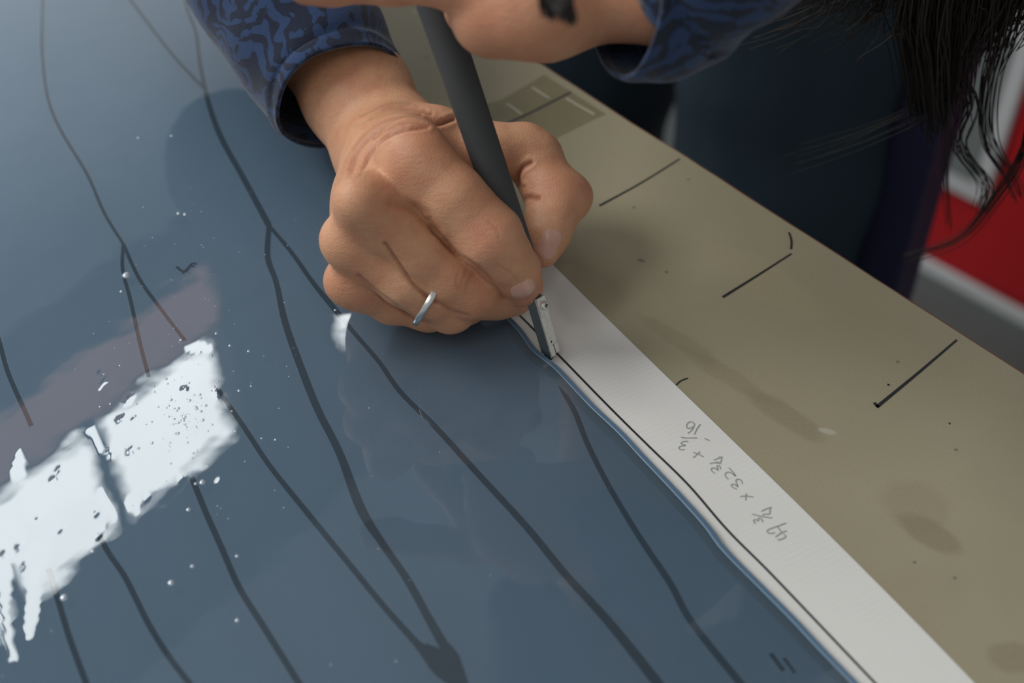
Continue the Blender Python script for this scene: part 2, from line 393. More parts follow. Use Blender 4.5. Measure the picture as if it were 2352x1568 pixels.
mesh('wedge_mask', *mask_plate([(sq[3][0], sq[3][1]), (sq[2][0], sq[2][1]), (sq[2][0], hi_), (sq[3][0], hi_)]), M_wall, wi)
w2 = empty('glow_wall', WA+np.array([0, 0, LZ0]), kind='structure')  # added glowing panels, there only to brighten the mirror image in the glass
for k in range(3):
    a = LW0+(LW1-LW0)*k/3; b = LW0+(LW1-LW0)*(k+1)/3
    mesh('pane', *wall_box(a+.001, b-.001, LZ0+.03, LZ1-.03, -.1, -.08), M_glow_panel, w2)
mesh('mullion', *wall_box(LW1-.02, LW1+.02, LZ0, LZ1, -.11, .0), M_frame, w2)

# ------------------------------------------------------------------ workbench
EP = P(1865, 552); ED = P(2352, 862)-P(1195, 118); ED /= np.linalg.norm(ED); EN = np.array([ED[1], -ED[0], 0])   # EN: from the edge into the bench
if EN[0] > 0: EN = -EN
def bp(s, d, z=0): return EP+ED*s+EN*d+np.array([0, 0, z])
BENCH_O = bp(-.3, .55, -Z0)
M_bench = bench_material()
bench = empty('workbench', BENCH_O, label='workbench with a tan hardboard top marked with black ink ticks', cat='workbench')
# slightly uneven sawn edge
es = np.linspace(-1.3, 1.0, 260); jig = np.cumsum(rng.normal(0, .00022, 260)); jig = (jig-np.linspace(jig[0], jig[-1], 260))*.7
edge = [bp(s, j) for s, j in zip(es, jig)]
mesh('board', *slab([e[:2] for e in edge]+[bp(1.0, 1.15)[:2], bp(-1.3, 1.15)[:2]], -.012, 0), M_bench, bench)
mesh('edge_strip', *slab([(e+EN*-.0012)[:2] for e in edge]+[(e+EN*.004)[:2] for e in edge[::-1]], -.014, -.0006), M_wood, bench, label='thin red-brown strip along the sawn edge')
BR = np.column_stack([ED, EN, [0, 0, 1]])
for s in (-1.2, .9):
    for d in (.09, 1.05):
        bevel(mesh('leg', *box(bp(s, d, -.49), (.07, .07, .82), BR), M_frame, bench), .004)
mesh('frame', *join([box(bp(-.15, d, -.05), (2.2, .04, .075), BR) for d in (.09, 1.05)]+[box(bp(s, .57, -.05), (.04, .92, .075), BR) for s in (-1.2, -.15, .9)]), M_frame, bench)
zi = .00015
for pts, w in [([(1377, 472), (1470, 421), (1562, 364)], .0009), ([(1660, 682), (1740, 632), (1818, 582)], .0010), ([(2014, 934), (2110, 855), (2198, 780)], .0011),
               ([(1120, 300), (1190, 272), (1250, 243), (1312, 211)], .0013), ([(1553, 884), (1564, 874), (1580, 868)], .0006), ([(1812, 533), (1818, 552), (1817, 572)], .0010),
               ([(2008, 924), (2013, 930), (2018, 935)], .0013), ([(2038, 883), (2041, 883), (2043, 884)], .0009), ([(2179, 972), (2181, 972), (2183, 973)], .0008)]:
    if pts[0][0] in (1377, 1660, 2014): w = [w*1.25, w, w*.8]
    mesh('ink_mark', *ribbon(pts, w, zi), M_ink, bench)
def ptape():
    s = N('brown_tape'); n = s.noise(s.coord(), 60, 3).outputs[0]
    s.bsdf(color=s.mix(n, (.185, .158, .085), (.235, .205, .12)), rough=.4); return s.m
tp = [(1095, 246), (1150, 230), (1212, 195), (1250, 172), (1392, 262), (1360, 276), (1268, 322), (1160, 372), (1070, 330)]
mesh('tape', *slab([P(*p)[:2] for p in tp], .00002, .0001), ptape(), bench, label='strip of darker brown tape across the board')
M_scr = plain('scratch', (.42, .39, .29), .6)
for pts, w in [([(1163, 238), (1180, 248), (1198, 262)], .0012), ([(1222, 200), (1242, 213), (1262, 225)], .0012), ([(1300, 225), (1330, 243), (1365, 262)], .0012)]:
    mesh('scratch', *ribbon(pts, w, .00013), M_scr, bench)

# ------------------------------------------------------------------ glass sheet, pattern, paper
gpx = [(1040, 560), (1100, 640), (1163, 715), (1199, 753), (1234, 800), (1280, 837), (1314, 872), (1368, 929), (1429, 986), (1483, 1044), (1559, 1124), (1628, 1200), (1671, 1257), (1761, 1348), (1829, 1416), (1888, 1479), (1975, 1568)]
gw = np.array([P(x, y, .0037) for x, y in gpx])[:, :2]
d0 = gw[0]-gw[1]; d0 /= np.linalg.norm(d0); d1 = gw[-1]-gw[-2]; d1 /= np.linalg.norm(d1)
gdir = (gw[-1]-gw[0])/np.linalg.norm(gw[-1]-gw[0]); gin = np.array([gdir[1], -gdir[0]])
if gin[0] > 0: gin = -gin
gdir3 = np.array([*gdir, 0]); gl_edge = spline(np.vstack([gw[0]+d0*.36, gw[0]+d0*.14, gw, gw[-1]+d1*.05, gw[-1]+d1*.10]), 40)
seg = np.r_[0, np.cumsum(np.linalg.norm(np.diff(gl_edge, axis=0), axis=1))]
T = np.arange(0, seg[-1], .0016); E2 = np.column_stack([np.interp(T, seg, gl_edge[:, i]) for i in range(2)])
S = np.r_[np.array([0, .0002, .0006, .0012]), np.arange(.0025, .42, .0016), np.arange(.43, .62, .01)]
GZ0, GZ1 = .0007, .0037
X = E2[:, None, :]+gin*S[None, :, None]
zt = np.full(S.shape, GZ1); zt[0] = GZ1-.0005; zt[1] = GZ1-.00022; zt[2] = GZ1-.00006
nT, nS = len(T), len(S)
top = np.concatenate([X, np.broadcast_to(zt[None, :, None], (nT, nS, 1))], 2).reshape(-1, 3)
# hand-made surface: tilts of the polished surface (ripple), strongest where the sheet was drawn into strings
v = top-CAM; zz = v@FV; PX = W/2+FPX*(v@RV)/zz; PY = H/2-FPX*(v@UV)/zz
tilt = np.zeros_like(top)
def bumpy(k, amp, n):
    r = np.random.default_rng(k)
    for _ in range(n):
        a = r.uniform(0, 2*math.pi); lam = r.uniform(.004, .022); ph = r.uniform(0, 6.28)
        tilt[:, :2] += amp*np.array([math.cos(a), math.sin(a)])*np.sin(2*math.pi/lam*(top[:, 0]*math.cos(a)+top[:, 1]*math.sin(a))+ph)[:, None]
bumpy(5, .0006, 14)
def string(pts, hw, tgt):
    """a drawn string in the sheet: tilts its surface so that it mirrors what lies at picture point tgt"""
    pts = np.asarray(pts, float); sp = spline(np.column_stack([pts, hw]), 10)
    d = np.full(len(PX), 9.0)
    for (x0, y0, w0), (x1, y1, w1) in zip(sp[:-1], sp[1:]):
        I = np.where((abs(PX-(x0+x1)/2) < 70) & (abs(PY-(y0+y1)/2) < 70))[0]
        ex, ey = x1-x0, y1-y0; t = np.clip(((PX[I]-x0)*ex+(PY[I]-y0)*ey)/(ex*ex+ey*ey+1e-9), 0, 1)
        d[I] = np.minimum(d[I], np.hypot(PX[I]-x0-t*ex, PY[I]-y0-t*ey)/(w0+(w1-w0)*t))
    I = np.where(d < 1.25)[0]; k = np.clip((1.25-d[I])/.3, 0, 1)
    o = top[I]; tg = np.array([rhit(x, y, WA-WN*.002, WN) for x, y in zip(tgt[0]+(PX[I]-pts[:, 0].mean())*tgt[2], tgt[1]+(PY[I]-pts[:, 1].mean())*tgt[3])])
    a = CAM-o; a /= np.linalg.norm(a, axis=1)[:, None]; b = tg-o; b /= np.linalg.norm(b, axis=1)[:, None]
    n = a+b; n /= np.linalg.norm(n, axis=1)[:, None]; n /= n[:, 2:3]
    tilt[I, :2] = tilt[I, :2]*(1-k[:, None])+n[:, :2]*k[:, None]
string([(2, 1255), (8, 1320), (14, 1400), (22, 1470), (32, 1512)], [20, 15, 8, 7, 9], (90, 1200, .3, .25))
string([(95, 1262), (82, 1310), (76, 1370), (72, 1420), (64, 1465)], [24, 17, 10, 13, 5], (90, 1190, .3, .2))
string([(20, 1210), (60, 1270), (100, 1260)], [24, 22, 20], (90, 1190, .3, .3))
string([(432, 800), (455, 796), (478, 800)], [6, 12, 6], (420, 880, .5, .5))
string([(205, 985), (222, 1010), (240, 1040)], [5, 8, 3], (330, 1000, .3, .3))
string([(40, 1085), (44, 1045), (42, 1030)], [16, 9, 3], (60, 1150, .3, .3))
string([(305, 1150), (310, 1168), (313, 1180)], [14, 7, 2], (360, 1060, .3, .3))
string([(228, 1130), (245, 1165), (262, 1190)], [8, 10, 4], (150, 1150, .3, .3))
for _ in range(30):                                # small dents near the windows' mirror image
    c = random.choice([(random.uniform(215, 520), random.uniform(790, 1180)), (random.uniform(0, 260), random.uniform(1030, 1320))])
    rr = random.uniform(3, 8); I = np.where((abs(PX-c[0]) < 12) & (abs(PY-c[1]) < 12))[0]
    if len(I):
        dx, dy = (PX[I]-c[0])/rr, (PY[I]-c[1])/rr; g = np.exp(-(dx*dx+dy*dy))*.10
        tilt[I, 0] += dx*g; tilt[I, 1] -= dy*g
bot = top.copy(); bot[:, 2] = GZ0
ii = (np.arange(nT-1)[:, None]*nS+np.arange(nS-1)[None]).ravel()
Ft = np.stack([ii, ii+1, ii+nS+1, ii+nS], 1)
nb = len(top); border = [i*nS for i in range(nT)]
Vg = list(map(tuple, top)); Fg = Ft.tolist()
# bottom and sides
c0, c1, c2, c3 = 0, (nT-1)*nS, nT*nS-1, nS-1
lowers = [(top[i][0], top[i][1], GZ0) for i in border]; b0 = len(Vg); Vg += lowers
for k in range(nT-1): Fg.append((border[k], border[k+1], b0+k+1, b0+k))
far = [(top[c3][0], top[c3][1], GZ0), (top[c2][0], top[c2][1], GZ0)]; b1 = len(Vg); Vg += far
Fg.append(tuple([i*nS+nS-1 for i in range(nT-1, -1, -1)]+[b1, b1+1]))
Fg.append(tuple(list(range(c0, c3+1))+[b1, b0])); Fg.append(tuple(list(range(c2, c1-1, -1))+[b0+nT-1, b1+1]))
rip = np.zeros((len(Vg), 3)); rip[:nb] = tilt
glass = empty('glass_sheet', (-.2, .05, GZ0), label='large glossy blue-grey glass sheet mirroring bright windows', cat='glass')
g = mesh('pane', Vg, Fg, M_glass, glass, attrs={'ripple': rip})
fl = np.zeros(len(g.data.polygons), bool); fl[:len(Ft)] = True; g.data.polygons.foreach_set('use_smooth', fl)
def edge_material():
    s = N('polished_glass_arris'); s.bsdf(color=(.095, .16, .235), rough=.12, spec=.5); return s.m
ed3 = lambda k, z: np.column_stack([E2+gin*k, np.full(len(E2), z)])[::2]
ea, eb = ed3(.0004, GZ1+.00002), ed3(.0021, GZ1+.00002); ke = len(ea)
mesh('edge_band', np.vstack([ea, eb]), [(i, i+1, ke+i+1, ke+i) for i in range(ke-1)], edge_material(), glass, smooth=True, label='clearer blue band along the cut edge of the glass')
mesh('refraction_line', *tube(ed3(.0021, GZ1-.0001), .0003, 6), plain('pale_refraction', (.19, .29, .38), .3), glass, smooth=True, label='pale blue line painted in for the refracted glass edge')  # pale line stands in for light refracted at the lower edge
# bubbles and specks on the glass
def ico(c, r, flat=.5):
    V = []; F = []
    for i in range(4):
        ph = (i/3)*math.pi/2
        for j in range(8): an = j*math.pi/4; V.append((c[0]+r*math.cos(ph)*math.cos(an), c[1]+r*math.cos(ph)*math.sin(an), c[2]+r*flat*math.sin(ph)))
    F = [(i*8+j, i*8+(j+1) % 8, i*8+8+(j+1) % 8, i*8+8+j) for i in range(3) for j in range(8)]
    return V, F
bub = []
for k in range(230):
    if k < 130:
        a = random.uniform(0, 6.28); rr = abs(random.gauss(0, 1)); x = 420+math.cos(a)*rr*130; y = 960+math.sin(a)*rr*150; r = random.choice([.00025, .0003, .0005, .0007])
    elif k < 190: x, y, r = random.uniform(250, 700), random.uniform(430, 900), random.uniform(.00012, .0003)
    else: x, y, r = random.uniform(0, 1150), random.uniform(150, 1560), random.uniform(.00012, .00028)
    if x < 0 or (x > 740 and y < 700): continue
    bub.append(ico(P(x, y, GZ1)-np.array([0, 0, .00003]), r))
for x, y, r in [(290, 632, .0018), (318, 317, .0007), (394, 312, .0007), (465, 1107, .0012), (442, 1300, .0008), (393, 1338, .0012), (213, 1265, .0009), (433, 1170, .0009), (147, 1372, .0014), (770, 712, .0006), (410, 490, .0009), (425, 492, .0009), (545, 1424, .0008)]:
    bub.append(ico(P(x, y, GZ1), r))
def bubble_material():
    s = N('seed_bubble'); a = s.n('BsdfGlossy', {'Color': (.9, .95, 1, 1), 'Roughness': .25}); b = s.n('BsdfTransparent', {'Color': (1, 1, 1, 1)}); d = s.n('BsdfDiffuse', {'Color': (.6, .68, .75, 1)})
    m = s.n('MixShader', {0: .45, 1: a.outputs[0], 2: d.outputs[0]}); m2 = s.n('MixShader', {0: .45, 1: m.outputs[0], 2: b.outputs[0]}); s.t.links.new(m2.outputs[0], s.out.inputs[0]); return s.m
mesh('seed_bubbles', *join(bub), bubble_material(), glass, smooth=True, kind='stuff', label='tiny pale seed bubbles scattered over the glass')

sheet = empty('pattern_sheet', (-.2, .05, .0), label='pale drawing sheet with branching dark lines lying under the blue glass', cat='drawing')
inner = [e+gin*.0015 for e in E2[::6]]
mesh('sheet', *slab(inner+[E2[-1]+gin*.61, E2[0]+gin*.61], .00003, .0002), M_sheet, sheet)
LL = [
 ([(100, -40), (98, 20), (97, 120), (110, 225), (140, 300), (200, 400), (240, 490), (283, 560)], 7),
 ([(283, 560), (282, 620), (300, 690), (322, 790), (342, 866)], 8), ([(283, 560), (320, 640), (370, 710), (425, 782)], 8),
 ([(270, -40), (300, 0), (345, 60), (400, 130), (468, 203)], 9),
 ([(420, -40), (430, 20), (450, 75), (460, 150), (480, 240), (510, 320), (560, 410), (618, 518)], [9, 9, 10, 10, 13, 14, 14, 15]),
 ([(618, 518), (615, 590), (635, 650), (655, 740), (690, 840), (730, 940), (780, 1040), (830, 1170), (880, 1250), (935, 1330), (985, 1420), (1030, 1500)], [12, 13, 12, 14, 15, 15, 15, 18, 14, 14, 15, 18]),
 ([(618, 518), (670, 580), (720, 650), (765, 705), (810, 760), (870, 830), (920, 900), (1000, 980), (1100, 1090), (1210, 1210), (1300, 1320), (1400, 1430), (1510, 1568), (1560, 1640)], [9, 10, 11, 13, 10, 10, 11, 12, 13, 14, 15, 17, 19, 20]),
 ([(500, 890), (515, 915), (560, 980), (620, 1070), (700, 1170), (790, 1280), (880, 1390), (960, 1480)], [8, 9, 10, 10, 11, 11, 11, 13]),
 ([(440, 1095), (470, 1170), (510, 1260), (550, 1350), (600, 1430), (650, 1510), (700, 1590)], 11),
 ([(228, 1230), (250, 1270), (290, 1330), (340, 1430), (390, 1510), (460, 1600)], 10),
 ([(112, 1305), (140, 1400), (165, 1480), (210, 1600)], 10), ([(-15, 740), (0, 790), (20, 860), (60, 950), (72, 978)], 9),
 ([(1268, 815), (1290, 890), (1320, 945), (1350, 1020), (1390, 1100), (1430, 1170), (1480, 1250), (1540, 1340), (1590, 1430), (1700, 1568), (1740, 1620)], [9, 10, 11, 11, 11, 11, 12, 13, 13, 14, 14]),
 ([(955, 1475), (985, 1503), (1015, 1535), (1045, 1575), (1070, 1620)], [12, 24, 32, 14, 12]), ([(975, 1482), (1005, 1500), (1030, 1520)], [10, 20, 24]),
 ([(1018, 1478), (1036, 1505), (1046, 1530), (1064, 1575), (1090, 1640)], [16, 24, 24, 20, 16]), ([(1030, 1555), (1042, 1556), (1060, 1570)], [10, 12, 10]),
 ([(405, 612), (418, 622), (428, 622), (440, 606), (452, 606)], 6), ([(420, 628), (435, 612), (447, 612)], 5),
 ([(1770, 1500), (1785, 1520), (1800, 1540)], 8), ([(1800, 1510), (1815, 1530), (1825, 1545)], 6)]
for i, (pts, w) in enumerate(LL):
    sc = .57/FPX
    w = np.array(w)*sc if not np.isscalar(w) else w*sc
    mesh('drawn_line', *ribbon(pts, w, .00024+i*1e-6), M_draw, sheet)

strip = empty('paper_strip', P(1650, 1050, .0002), label='long narrow strip of white ruled paper with pencilled numbers along the glass edge', cat='paper')
pr = [(1100, 430), (1180, 515), (1262, 603), (1330, 673), (1429, 764), (1559, 891), (1674, 998), (1716, 1036), (1852, 1185), (1942, 1267), (2078, 1407), (2236, 1568), (2330, 1660)]
pw_ = np.array([P(x, y, .0005)[:2] for x, y in pr]); pa = pw_[-1]-pw_[0]; pl = np.linalg.norm(pa); pa /= pl; pn = np.array([-pa[1], pa[0]])
pu = (pw_-pw_[0])@pa; pv = (pw_-pw_[0])@pn; pc = np.polyfit(pu, pv, 3); uu = np.linspace(0, pl, 60)
prw = pw_[0]+uu[:, None]*pa+np.polyval(pc, uu)[:, None]*pn
lo = [e+gin*.004 for e in E2[::5]]
lo = [e for e in lo if P(1100, 430)[1]+.01 > e[1] > prw[-1][1]-.03]
mesh('paper', *slab(list(prw)+lo[::-1], .0003, .0006), M_paper, strip)
bl = [(1120, 648), (1172, 702), (1215, 745), (1286, 818), (1400, 935), (1490, 1024), (1581, 1113), (1671, 1217), (1761, 1307), (1852, 1402), (2010, 1568), (2080, 1640)]
mesh('guide_line', *ribbon(bl, .0009, .0007), M_ink, strip, label='black guide line drawn along the paper')
z1 = lambda L: [(1540+x/8.71, 940+y/8.71) for x, y in L]; z2 = lambda L: [(1640+x/7.84, 1080+y/7.84) for x, y in L]
hw = [z1([(350, 480), (430, 410), (480, 310), (450, 260), (380, 250), (325, 310), (340, 370), (400, 375), (450, 340)]), z1([(480, 500), (530, 390), (600, 295)]),
 z1([(210, 555), (330, 572), (535, 567)]), z1([(355, 640), (270, 640), (210, 680), (300, 720), (200, 735), (170, 780), (220, 805), (285, 800)]), z1([(680, 575), (735, 600), (790, 625)]),
 z1([(455, 968), (525, 905), (595, 840)]), z1([(455, 860), (560, 890), (660, 950)]),
 z1([(865, 1015), (1010, 960), (1020, 1000), (1000, 1060), (910, 1050)]), z1([(970, 940), (1005, 955), (1045, 945)]), z1([(785, 1080), (900, 1065), (1010, 1085)]),
 z1([(890, 1280), (830, 1230), (820, 1180), (880, 1170), (950, 1215), (930, 1130), (980, 1130), (1005, 1195)]), z1([(1165, 1165), (1250, 1250), (1300, 1330), (1200, 1260), (1120, 1260), (1095, 1310), (1120, 1360), (1160, 1395)]),
 z2([(515, 240), (490, 180), (430, 155), (395, 190), (430, 290), (370, 250), (310, 260), (350, 310), (410, 335)]), z2([(470, 470), (590, 460), (710, 480)]), z2([(580, 415), (576, 480), (572, 540)]),
 z2([(1045, 665), (950, 690), (850, 735)]), z2([(1012, 690), (1000, 780), (930, 785), (870, 800)]), z2([(685, 785), (850, 825), (1050, 855)]),
 z2([(745, 960), (715, 910), (740, 880), (795, 910), (800, 860), (850, 870), (880, 930)]),
 z2([(1300, 945), (1150, 1000), (970, 1070), (990, 1130), (1100, 1120)]), z2([(1140, 1000), (1180, 1060), (1220, 1115)]), z2([(1310, 1085), (1210, 1125), (1105, 1200)]), z2([(1250, 1140), (1292, 1190), (1240, 1225), (1150, 1255)])]
mesh('handwriting', *join([ribbon(s, .00048, .00068+i*2e-6, 5) for i, s in enumerate(hw)]), M_pencil, strip, label='pencilled figures 44 3/4 x 32 3/4 x 3/16')

# ------------------------------------------------------------------ glass cutter
tip = P(1262, 828, .0040); ptop = P(997, 2, .1265)
# grip axis passes through the two traced ends of the handle
A0 = P(1224, 672, .0255); ax = ptop-A0; ax /= np.linalg.norm(ax)
cutter = empty('glass_cutter', P(1268, 822, .004), label='pencil-shaped glass cutter with a dark knurled grip and steel head', cat='glass cutter')
L = np.linalg.norm(ptop-A0)
g0 = .012
ts = np.r_[g0, g0+.0006, g0+.002, np.linspace(g0+.004, L+.004, 40), L+.0055, L+.006]
rs = np.r_[.0036, .0046, .0052, np.linspace(.0057, .0065, 40), .0059, .0045]
segN = 40; V, F = tube([A0+ax*t for t in ts], rs, segN, up=(0, 1, 0))
uvw = np.array([(j/segN if j <= segN//2 else 1-j/segN, t, 0) for t in ts for j in range(segN)])
mesh('grip', V, F, M_grip, cutter, smooth=True, attrs={'uvw': uvw}, label='dark grey knurled rubber grip')
mesh('neck', *tube([A0+ax*t for t in (-.002, .003, g0+.001)], [.0028, .0032, .0038], 20, up=(0, 1, 0)), M_shadesteel, cutter, smooth=True)
# steel head: block whose two faces are turned to the right and to the left of the camera
hb, ht = P(1270, 819, .0048), P(1232, 690, .0250); ha = ht-hb; hl = np.linalg.norm(ha); ha /= hl
u1 = np.array([math.cos(math.radians(53)), math.sin(math.radians(53)), 0]); u1 -= ha*(u1@ha); u1 /= np.linalg.norm(u1)   # along the bright face
u2 = np.cross(ha, u1); u2 /= np.linalg.norm(u2)
if u2[0] > 0: u2 = -u2                                                                   # along the dark face, to the left
HR = np.column_stack([u1, u2, ha]); w1, w2 = .0045, .0058
if np.linalg.det(HR) < 0: HR[:, 0] *= 1
def hbx(a0, a1, b0, b1, c0, c1):        # along bright face, along dark face, up
    return box(hb+u1*(a0+a1)/2+u2*(b0+b1)/2+ha*(c0+c1)/2, (abs(a1-a0), abs(b1-b0), abs(c1-c0)), HR)
mesh('head_block', *join([hbx(.0003, w1-.0002, .0011, w2, .0012, hl+.003)]), M_shadesteel, cutter, label='steel block of the cutter head, toned dark as its shaded side')
bp_ = [hbx(0, w1*.44, 0, .0011, 0, .0042), hbx(w1*.56, w1, 0, .0011, .0004, .0042), hbx(0, w1, 0, .0011, .0042, hl*.70), hbx(0, w1, -.0005, .0011, hl*.70, hl*1.02)]
bevel(mesh('face_plate', *join(bp_), M_steel, cutter, label='worn steel front plate with a slot, toned bright as lit'), .00015, 1)
sc_ = hb+u1*w1*.52+ha*hl*.87-u2*.0005
screw = mesh('screw', *tube([sc_, sc_-u2*.0006, sc_-u2*.0012, sc_-u2*.0014], [.0017, .0018, .0014, .0009], 24, up=ha), M_steel, cutter, smooth=True)
bevel(mesh('screw_slot', *join([box(sc_-u2*.00145, (.0018, .0004, .0003), np.column_stack([u1, u2, ha])), box(sc_-u2*.00145, (.0003, .0004, .0018), np.column_stack([u1, u2, ha]))]), M_ink, screw), .00005, 1)
mesh('slot', *hbx(w1*.44, w1*.56, .0006, .0010, -.0001, .0042), M_ink, cutter); mesh('pin', *hbx(w1*.25, w1*.37, -.0001, .0004, .0052, .0060), M_ink, cutter)
wc = hb+u1*.0018+u2*.0032+ha*.0002
mesh('wheel_holder', *box(wc, (.0030, .0034, .0022), HR), M_shadesteel, cutter)
wheel = wc-ha*.0012
mesh('wheel', *tube([wheel-u2*.0005, wheel, wheel+u2*.0005], [.0010, .0014, .0010], 20, up=ha), M_ink, cutter)

# ------------------------------------------------------------------ person
person = empty('person', (.14, .52, -Z0), label='person in blue patterned top and jeans bending to hold the cutter with both hands', cat='person')
J = lambda x, y, h, r: (P(x, y, h), r)
Wr = P(895, 345, .035); fdir = np.array([-.50, .83, .37]); fdir /= np.linalg.norm(fdir)
side = np.cross(fdir, [0, -.707, .707]); side /= np.linalg.norm(side)      # across the forearm in the picture plane
B = Body()
imcp, mmcp, rmcp, pmcp = J(958, 370, .078, .0124), J(850, 474, .067, .0116), J(824, 561, .050, .0104), J(828, 651, .030, .0096)
arm = lambda s, o, r: (Wr+fdir*s+side*o, r)
B.add([[arm(.0, .004, .0170), arm(.03, .004, .0185), arm(.06, .003, .0190), arm(.095, .002, .020)],
       [arm(.0, -.004, .0170), arm(.03, -.004, .0185), arm(.06, -.004, .0190), arm(.095, -.004, .020)],
       [arm(.0, .0, .0185), J(930, 372, .058, .0165), (imcp[0]-np.array([0, 0, .003]), .0115)], [arm(0, .002, .0180), J(868, 440, .052, .0150), (mmcp[0]-np.array([0, 0, .002]), .0108)],
       [arm(0, .003, .0170), J(862, 500, .040, .0150), (rmcp[0], .0096)], [arm(0, .004, .0165), J(868, 540, .030, .0140), (pmcp[0], .0088)],
       [arm(0, -.004, .0165), J(985, 350, .042, .0140), J(1090, 352, .041, .0125)],
       [J(905, 480, .046, .013), J(900, 600, .030, .012)]], .006, .009, .006)
B.add([[imcp, J(1042, 455, .068, .0114), J(1082, 498, .062, .0109), J(1124, 544, .056, .0118), J(1156, 588, .047, .0100), J(1182, 622, .038, .0092), J(1200, 655, .026, .0080)],
       [mmcp, J(958, 576, .049, .0106), J(1030, 634, .038, .0106), J(1078, 660, .031, .0114), J(1112, 670, .024, .0100), J(1140, 677, .0185, .0090), J(1180, 680, .015, .0078)],
       [rmcp, J(930, 645, .038, .0092), J(990, 680, .030, .0090), J(1034, 703, .021, .0098), J(1070, 695, .0145, .0080), J(1050, 670, .010, .0065)],
       [pmcp, J(900, 690, .019, .0086), J(985, 706, .0128, .0089), J(1040, 702, .0112, .0074), J(1010, 660, .010, .0062)],
       [J(1090, 352, .041, .0115), J(1150, 348, .041, .0108), J(1203, 345, .040, .0106), J(1232, 362, .038, .0102), J(1245, 402, .034, .0103), J(1272, 446, .030, .0116), J(1281, 462, .029, .0110), J(1264, 505, .027, .0096), J(1256, 545, .024, .0083), J(1249, 582, .021, .0056)]],
      .0035, .0016, .006)
# skin fold by the thumb web, tendons and knuckle bumps
B.add([[J(975, 305, .050, .006), J(1010, 285, .052, .0048), J(1045, 276, .051, .0026)], [J(936, 336, .080, .0085)], [J(820, 458, .075, .0070)], [J(782, 550, .054, .0062)], [J(786, 645, .034, .0058)],
       [J(1326, 448, .029, .0045)]], .004, .004, .009)
Vh, Fh = B.polygonise(.0008)
Nh = B.grad(Vh)
# creases traced as lines on the side of the hand that the camera sees
px = np.array([proj(p) for p in Vh]); facing = np.clip(((CAM-Vh)*Nh).sum(1)/np.linalg.norm(CAM-Vh, axis=1), 0, 1)
zz = lambda L: [(640+x/2.45, 200+y/2.45) for x, y in L]
creases = [
 (zz([(985, 175), (900, 205), (840, 185), (750, 178), (640, 200), (520, 270), (440, 360), (415, 430), (400, 490)]), 5.5, .00075),
 (zz([(840, 222), (700, 240), (600, 285), (520, 360), (490, 420), (465, 470)]), 4.5, .00055), (zz([(800, 160), (700, 165), (600, 190), (500, 250), (420, 345)]), 4, .0004),
 (zz([(860, 150), (740, 130), (600, 160), (480, 235)]), 4, .0004), (zz([(740, 100), (640, 112), (560, 150), (430, 225)]), 4, .0003), (zz([(820, 205), (720, 205), (620, 235), (540, 290)]), 3.5, .0004),
 (zz([(640, 655), (740, 675), (830, 720), (880, 800)]), 10, .0008), (zz([(840, 745), (870, 790), (905, 845), (1000, 935), (1120, 1015), (1200, 1095), (1262, 1180)]), 4.6, .0007), (zz([(600, 880), (680, 1000), (760, 1110), (850, 1190), (890, 1215)]), 4.2, .0008), (zz([(905, 1215), (980, 1262), (1070, 1285)]), 4, .0005), (zz([(450, 1060), (540, 1140), (620, 1200), (760, 1290), (860, 1325)]), 4, .0006), (zz([(790, 105), (720, 85), (600, 100), (470, 160)]), 4, .0003), (zz([(830, 130), (700, 118), (600, 140), (520, 180)]), 3.2, .0004), (zz([(800, 190), (680, 190), (560, 240), (470, 330)]), 3.2, .0004), (zz([(720, 220), (640, 240), (560, 310)]), 3, .0003), (zz([(560, 330), (500, 410), (460, 500)]), 3.2, .0003), (zz([(470, 310), (420, 390), (390, 460)]), 3.4, .0004),
 (zz([(1420, 425), (1370, 455), (1345, 500), (1350, 545)]), 5, .0010), (zz([(1460, 622), (1400, 622), (1370, 650), (1355, 700)]), 5, .0009), (zz([(1380, 560), (1350, 560), (1330, 540)]), 4, .0005),
 (zz([(1060, 1035), (1030, 1090), (1020, 1150)]), 3, .00018), (zz([(1095, 1050), (1060, 1110), (1050, 1160)]), 3, .00018), (zz([(1010, 1050), (1000, 1100), (1010, 1140)]), 3, .00025),
 (zz([(1230, 1000), (1300, 1040), (1350, 1100)]), 3, .0002), (zz([(1130, 1000), (1190, 1070), (1250, 1110)]), 3, .0002), (zz([(1180, 760), (1230, 800), (1240, 850)]), 3, .0002)]
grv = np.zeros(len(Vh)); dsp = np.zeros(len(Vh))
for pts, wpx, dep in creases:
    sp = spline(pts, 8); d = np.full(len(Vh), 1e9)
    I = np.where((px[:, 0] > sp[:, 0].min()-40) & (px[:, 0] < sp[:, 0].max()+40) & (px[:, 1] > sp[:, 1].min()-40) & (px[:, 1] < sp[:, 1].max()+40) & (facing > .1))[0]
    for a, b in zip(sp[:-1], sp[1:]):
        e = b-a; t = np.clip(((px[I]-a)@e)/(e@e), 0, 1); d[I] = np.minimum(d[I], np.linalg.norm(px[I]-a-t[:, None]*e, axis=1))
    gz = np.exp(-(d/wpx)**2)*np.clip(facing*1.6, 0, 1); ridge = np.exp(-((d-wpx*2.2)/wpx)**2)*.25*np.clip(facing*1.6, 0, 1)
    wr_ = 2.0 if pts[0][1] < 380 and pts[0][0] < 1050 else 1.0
    dsp += wr_*dep*(ridge-gz); grv = np.maximum(grv, gz*min(1, wr_*dep/.0009)*(1.0 if wpx < 6 else .35))  # second value darkens the crease colour as shade
red = np.zeros(len(Vh))
